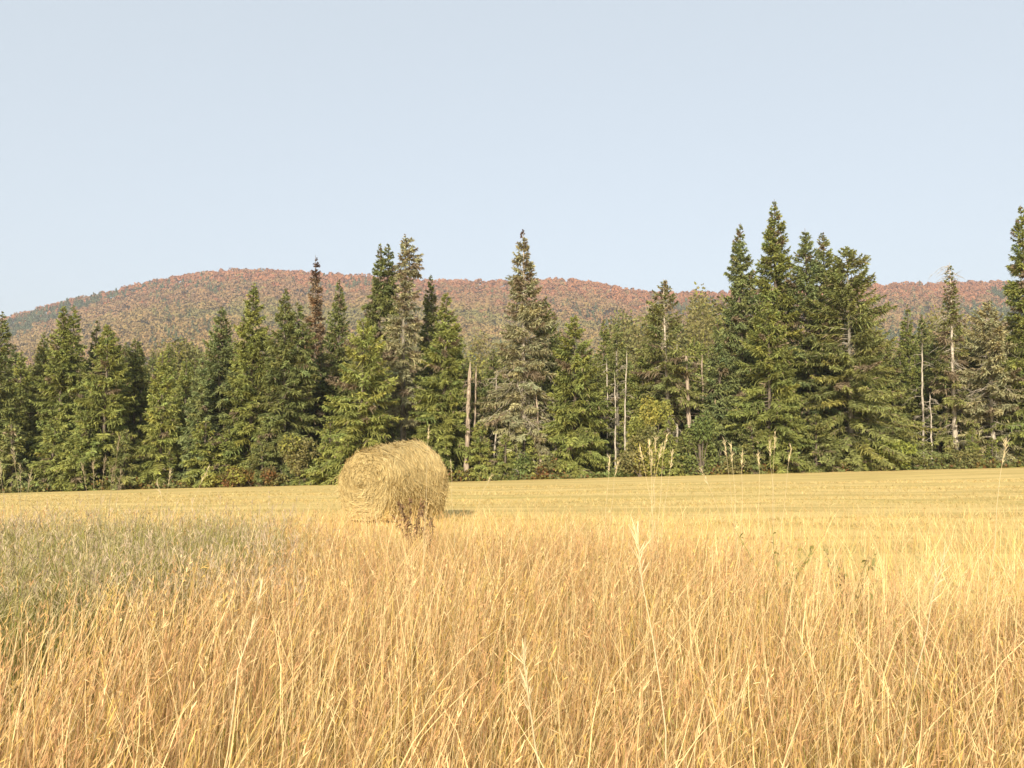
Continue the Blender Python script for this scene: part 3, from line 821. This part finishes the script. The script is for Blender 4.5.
def tall_grass():
    r = rng(101)
    g = Geo()
    # --- stems with seed heads
    n = 62000
    x, y = scatter(n, 1.15, 14.2, 0.80, r)
    u = x / y
    edge = 11.6 + 0.9 * wob(x, y, 0.8, 60) - 4.6 * sstep(0.0, 0.5, u)
    dn = sstep(0.0, 1.0, (edge - y) / 2.4 + 0.12) * (0.55 + 0.45 * sstep(-0.6, 0.5, wob(x, y, 1.6, 61)))
    sg = sage_mask(x, y)
    k = (r.uniform(size=n) < dn * (1 - 0.80 * sg) * (0.55 + 0.45 * sstep(7, 2, y) + 0.2))
    x, y, sg = x[k], y[k], sg[k]; n = len(x)
    h = (0.74 + 0.09 * wob(x, y, 0.9, 62) + 0.07 * wob(x, y, 3.2, 68)) * r.normal(1, 0.14, n) * (1 - 0.15 * sstep(5, 9.5, y)) * (0.93 - 0.05 * np.clip(x / y, -1, 1))
    h = np.clip(h, 0.25, 1.12)
    az = 0.5 + 2.2 * wob(x, y, 1.3, 67) + r.normal(0, 0.8, n)
    C = GOLD[r.integers(0, 5, n)] * r.uniform(0.66, 1.2, (n, 1))
    pink = sstep(-0.2, 0.7, wob(x, y, 0.5, 63))[:, None]
    C = C * (1 - pink * np.array([0.0, 0.06, -0.10]))
    P, W, S, C = blades(x, y, h, r.normal(0.15, 0.17, n), np.abs(r.normal(0.08, 0.13, n)), 0.0025 * (1 + y / 18) * r.uniform(0.6, 1.4, n), C, r, 6, az)
    Cb = np.repeat(C[:, None], 6, 1)
    lowg = (r.uniform(size=n) < 0.5)
    Cb[lowg, 0:2] = Cb[lowg, 0:2] * np.array([0.62, 0.80, 0.45])
    v, q, c = ribbons(P, W, S, Cb); g.add(v, q, c)
    k = r.uniform(size=n) < 0.62
    v, q, c = ribbons(*heads(P[k], r.uniform(0.07, 0.16, k.sum()), r, C[k] * np.array([1.05, 1.02, 1.0]), 6)); g.add(v, q, c)
    # --- dead leaves, bent and broken, lower
    n = 50000
    x, y = scatter(n, 1.1, 13, 0.80, r)
    edge = 11.6 + 0.9 * wob(x, y, 0.8, 60) - 4.6 * sstep(0.0, 0.5, x / y)
    k = r.uniform(size=n) < sstep(0, 1, (edge - y) / 1.6) * (1 - 0.8 * sage_mask(x, y))
    x, y = x[k], y[k]; n = len(x)
    h = np.clip(r.normal(0.56, 0.16, n), 0.15, 0.95)
    C = GOLD[r.integers(0, 5, n)] * r.uniform(0.58, 1.12, (n, 1))
    gr = r.uniform(size=n) < 0.10 + 0.22 * sstep(0.1, 0.8, wob(x, y, 1.3, 64)) + 0.26 * sstep(4.5, 2.0, y)
    C[gr] = GREEN[r.integers(0, 3, gr.sum())]
    h[gr] *= 0.75
    P, W, S, C = blades(x, y, h, r.normal(0.1, 0.25, n), np.abs(r.normal(0.35, 0.4, n)), 0.0022 * (1 + y / 14) * r.uniform(0.6, 1.4, n), C, r, 6)
    v, q, c = ribbons(P, W, S, C); g.add(v, q, c)
    # --- thinning fringe running out into the mown field
    n = 38000
    x, y = scatter(n, 8.0, 21, 0.75, r)
    k = r.uniform(size=n) < np.maximum(sstep(21, 9, y) ** 1.6, 0.9 * ((np.hypot(x + 1.5, y - 14.6) < 2.2) & (y < 15.2))) * np.maximum(0.45 + 0.55 * sstep(-0.3, 0.6, wob(x * 0.5, y, 1.1, 66)), 1.0 * (np.hypot(x + 1.5, y - 15) < 2.6)); x, y = x[k], y[k]; n = len(x)
    h = np.clip(r.normal(0.36, 0.13, n), 0.1, 0.8) * (0.55 + 0.6 * sstep(18, 9, y))
    C = GOLD[r.integers(0, 5, n)] * np.array([1.05, 1.08, 1.05]) * r.uniform(0.8, 1.25, (n, 1))
    P, W, S, C = blades(x, y, h, r.normal(0.15, 0.25, n), np.abs(r.normal(0.2, 0.25, n)), 0.0028 * r.uniform(0.7, 1.4, n), C, r, 5)
    v, q, c = ribbons(P, W, S, C); g.add(v, q, c)
    # --- broad pale blades standing near the camera
    n = 2600
    x, y = scatter(n, 1.25, 7.5, 0.78, r)
    k = r.uniform(size=n) > 0.7 * sage_mask(x, y); x, y = x[k], y[k]; n = len(x)
    h = np.clip(r.normal(0.82, 0.13, n), 0.5, 1.15)
    C = np.array([(0.78, 0.60, 0.29)]) * r.uniform(0.85, 1.15, (n, 1))
    P, W, S, C = blades(x, y, h, r.normal(0.12, 0.16, n), np.abs(r.normal(0.24, 0.2, n)), r.uniform(0.0020, 0.0046, n), C, r, 9, r.normal(0.4, 1.3, n), 0.12)
    v, q, c = ribbons(P, W, S, C); g.add(v, q, c)
    o = g.build("tall_grass", M_grass); o['kind'] = 'stuff'
    o['label'] = 'dense tall dry golden grass filling the foreground'; o['category'] = 'grass'
    # --- sage coloured soft grass on the left
    g = Geo()
    n = 95000
    x = r.uniform(-11, 0.5, n); y = r.uniform(3.8, 12, n)
    k = (r.uniform(size=n) < sage_mask(x, y)) & (x / y > -0.95); x, y = x[k], y[k]; n = len(x)
    h = np.clip(r.normal(0.60, 0.13, n), 0.2, 1.0)
    C = SAGE[r.integers(0, 4, n)] * r.uniform(0.75, 1.25, (n, 1))
    P, W, S, C = blades(x, y, h, r.normal(0.08, 0.15, n), np.abs(r.normal(0.12, 0.2, n)), 0.0017 * (1 + y / 8) * r.uniform(0.7, 1.4, n), C, r, 5)
    v, q, c = ribbons(P, W, S, C); g.add(v, q, c)
    k = r.uniform(size=n) < 0.45
    Ch = np.array([(0.44, 0.37, 0.19)]) * r.uniform(0.8, 1.2, (k.sum(), 1))
    v, q, c = ribbons(*heads(P[k], r.uniform(0.10, 0.2, k.sum()), r, Ch, 7)); g.add(v, q, c)
    # thin taller stems with hazy beige heads along its far side
    n = 5200
    y = r.uniform(5.5, 10.5, n); x = -y * r.uniform(0.24, 0.78, n) ** 1.0
    k = r.uniform(size=n) < (0.25 + 0.5 * sstep(-0.2, 0.7, wob(x, y, 0.9, 57))); x, y = x[k], y[k]; n = len(x)
    h = np.clip(r.normal(0.66, 0.14, n), 0.3, 0.98)
    C = np.array([(0.46, 0.37, 0.17)]) * r.uniform(0.75, 1.25, (n, 1))
    P, W, S, C = blades(x, y, h, r.normal(0.06, 0.12, n), np.abs(r.normal(0.08, 0.1, n)), 0.0020 * r.uniform(0.7, 1.4, n), C, r, 5)
    v, q, c = ribbons(P, W, S, C); g.add(v, q, c)
    Ch = np.array([(0.50, 0.385, 0.25)]) * r.uniform(0.8, 1.25, (n, 1))
    v, q, c = ribbons(*heads(P, r.uniform(0.12, 0.24, n), r, Ch, 8)); g.add(v, q, c)
    o = g.build("green_grass", M_grass); o['kind'] = 'stuff'
    o['label'] = 'soft grey-green grass patch at the left'; o['category'] = 'grass'
tall_grass()

def stubble():
    r = rng(202)
    n = 90000
    y = 7.0 + 31 * r.uniform(0, 1, n) ** 1.3; x = r.uniform(-1, 1, n) * (0.72 * y + 1)
    row = (0.5 + 0.8 * wob(x * 0.22 + 0.4 * wob(x, y, .2, 71), y + 0.5 * wob(x, y, 0.15, 72), 1.5, 70)).clip(0, 1)
    k = r.uniform(size=n) < 0.12 + 0.88 * row; x, y, row = x[k], y[k], row[k]; n = len(x)
    h = (0.04 + 0.05 * row) * r.uniform(0.6, 1.5, n)
    pal = np.array([(0.64, 0.465, 0.19), (0.70, 0.53, 0.24), (0.56, 0.42, 0.16), (0.48, 0.375, 0.13)])
    C = pal[r.integers(0, 4, n)] * (0.72 + 0.28 * row)[:, None] * r.uniform(0.88, 1.12, (n, 1))
    P, W, S, C = blades(x, y, h, r.normal(0.6, 0.7, n), np.abs(r.normal(0.5, 0.5, n)), 0.0026 * (1 + y / 11) * r.uniform(0.7, 1.4, n), C, r, 3)
    v, q, c = ribbons(P, W, S, C)
    o = mesh_obj("stubble", v, q, M_grass, col=c); o['kind'] = 'stuff'
    o['label'] = 'short golden stubble of the mown field'; o['category'] = 'stubble'
stubble()

# ------------------------------------------------------------------ single tall stalks and weeds
def stalk_clump(px, D, tops, label, width=0.0024, head=0.16, color=(0.74, 0.61, 0.36), seed=1, name="grass_clump"):
    """tops: list of (px, py) where the tips show, at distance D"""
    x, y, _ = at(px, 500, D); zg = float(ground_z(x, y))
    o = empty(name, (x, y, zg), label, "tall grass")
    r = rng(seed)
    K = 9; s = np.linspace(0, 1, K)
    for (tx, ty) in tops:
        X, Y, Z = at(tx, ty, D)
        e = np.array([X - x, r.normal(0, 0.06), Z - zg])
        b = np.array([r.normal(0, 0.05), r.normal(0, 0.05), -0.01])
        P = b + (e - b) * np.stack([s ** 1.7, s, s], -1)
        P[1:-1] += 0.006 * r.normal(size=(K - 2, 3))
        g = Geo()
        col = np.array(color) * r.uniform(0.85, 1.15)
        v, q, c = tubes(P[None], (width * (1 - 0.6 * s))[None], 5, col[None]); g.add(v, q, c)
        st = g.build("stem", M_grass, o)
        gh = Geo()
        P3 = P[None]
        v, q, c = ribbons(*[a_ for a_ in heads(P3, np.array([head]), r, col[None] * 1.02, 36)]); gh.add(v, q, c)
        gh.build("seed_head", M_grass, st)
    return o
stalk_clump(657, 8.6, [(640, 446), (648, 440), (655, 437), (662, 444), (668, 436), (672, 452), (651, 452)], "bunch of pale seed stalks standing against the dark trees right of centre", seed=1)
stalk_clump(741, 8.0, [(702, 470), (733, 446), (742, 452), (727, 440)], "loose bunch of arching dry stalks left of the upright pair at right", seed=2)
stalk_clump(773, 8.2, [(762, 452), (770, 440), (775, 434), (791, 447)], "upright cluster of pale stalks under the tallest tree group", seed=3)
stalk_clump(980, 5.0, [(1003, 438)], "single tall slanting dry stalk near the right edge", seed=4)
stalk_clump(610, 9.0, [(609, 458), (618, 462)], "two short pale stalks left of the bunch at right of centre", seed=5)
stalk_clump(413, 7.0, [(428, 428)], "single slanting stalk crossing in front of the hay bale", seed=6, head=0.1)
stalk_clump(455, 8.0, [(451, 462), (492, 474)], "pair of thin stalks right of the hay bale", seed=7, head=0.1)
stalk_clump(170, 8.5, [(175, 470), (205, 468), (152, 482)], "few pale stalks against the trees in the left third", seed=8)
stalk_clump(102, 8.2, [(85, 466), (96, 462), (106, 458), (119, 438), (112, 466), (124, 470)], "tall brownish weed stalks standing above the grey-green grass", seed=9, color=(0.42, 0.33, 0.2))
stalk_clump(20, 8.4, [(4, 462), (15, 450), (20, 466), (30, 472)], "pale stalks standing at the far left edge", seed=10, color=(0.52, 0.43, 0.26))
stalk_clump(655, 2.9, [(637, 532)], "tall pale grass stem leaning left, right of the middle foreground", width=0.0045, seed=11, head=0.22)
stalk_clump(535, 2.4, [(523, 650)], "thick pale grass stem in the middle foreground", width=0.005, seed=12, head=0.18)
stalk_clump(930, 3.2, [(960, 560)], "long pale stem leaning right in the right foreground", width=0.004, seed=13, head=0.2)
stalk_clump(235, 3.0, [(258, 590)], "long pale stem leaning right in the left foreground", width=0.004, seed=14, head=0.2)

def leafy_weed(px, py, D, H, label, cols, seed, n=260):
    x, y, _ = at(px, py, D); zg = float(ground_z(x, y))
    o = empty("weed", (x, y, zg), label, "weed")
    r = rng(seed); g, gl = Geo(), Geo()
    m = 9; s = np.linspace(0, 1, 6)
    e = np.stack([r.normal(0, H * 0.22, m), r.normal(0, H * 0.2, m), H * r.uniform(0.65, 1.05, m)], -1)
    P = e[:, None] * np.stack([s ** 1.4, s ** 1.4, s], -1)[None]
    C = np.array(cols); cc0 = C[r.integers(0, len(C), m)] * 0.8
    v, q, c = tubes(P, np.broadcast_to(0.005 * (1 - .6 * s), (m, 6)).copy(), 4, cc0); g.add(v, q, c)
    i = r.integers(0, m, n); t = r.uniform(0.25, 1, n)
    p0 = e[i] * np.stack([t ** 1.4, t ** 1.4, t], -1)
    d = unit(r.normal(size=(n, 3)) + np.array([0, 0, 0.3])); l = r.uniform(0.025, 0.07, n)
    Pw = np.stack([p0, p0 + d * (l * .5)[:, None], p0 + d * l[:, None] - np.array([0, 0, .015])], 1)
    v, q, c = ribbons(Pw, np.stack([l * .1, l * .28, l * .05], 1), unit(np.cross(d, r.normal(size=(n, 3)))), C[r.integers(0, len(C), n)] * r.uniform(0.7, 1.2, (n, 1))); gl.add(v, q, c)
    g.build("stem", M_grass, o); gl.build("foliage", M_leaf, o)
BRW = [(0.22, 0.125, 0.06), (0.29, 0.175, 0.085), (0.15, 0.09, 0.045)]
leafy_weed(412, 530, 11.6, 0.72, "dark brown dried weed at the lower right front of the hay bale", BRW, 61, 420)
leafy_weed(434, 545, 10.8, 0.64, "smaller brown dried weed right of the dark one by the bale", BRW, 62, 300)
leafy_weed(776, 575, 7.6, 0.82, "green leafy weed poking up in the grass right of centre", [(0.34, 0.34, 0.09), (0.38, 0.34, 0.11)], 63, 90)
leafy_weed(848, 585, 7.2, 0.72, "dark olive weed in the grass at the right", [(0.28, 0.26, 0.08), (0.32, 0.24, 0.10)], 64, 90)

# ------------------------------------------------------------------ air
def make_haze():
    x0, x1, y0, y1, z0, z1 = -2600, 3000, -300, 2100, -60, 245
    V = np.array([(x, y, z) for z in (z0, z1) for y in (y0, y1) for x in (x0, x1)], float)
    Q = np.array([(0, 2, 3, 1), (4, 5, 7, 6), (0, 1, 5, 4), (2, 6, 7, 3), (0, 4, 6, 2), (1, 3, 7, 5)])
    m = bpy.data.materials.new("haze_air"); m.use_nodes = True
    n, l = m.node_tree.nodes, m.node_tree.links
    n.remove(n["Principled BSDF"])
    v = n.new("ShaderNodeVolumePrincipled")
    v.inputs['Color'].default_value = (0.92, 0.95, 1.0, 1)
    v.inputs['Density'].default_value = 0.00027
    v.inputs['Anisotropy'].default_value = 0.2
    l.new(v.outputs[0], n["Material Output"].inputs['Volume'])
    o = mesh_obj("haze", V, Q, m); o['kind'] = 'stuff'
    o['label'] = 'thin pale haze softening the far hill'; o['category'] = 'haze'
make_haze()
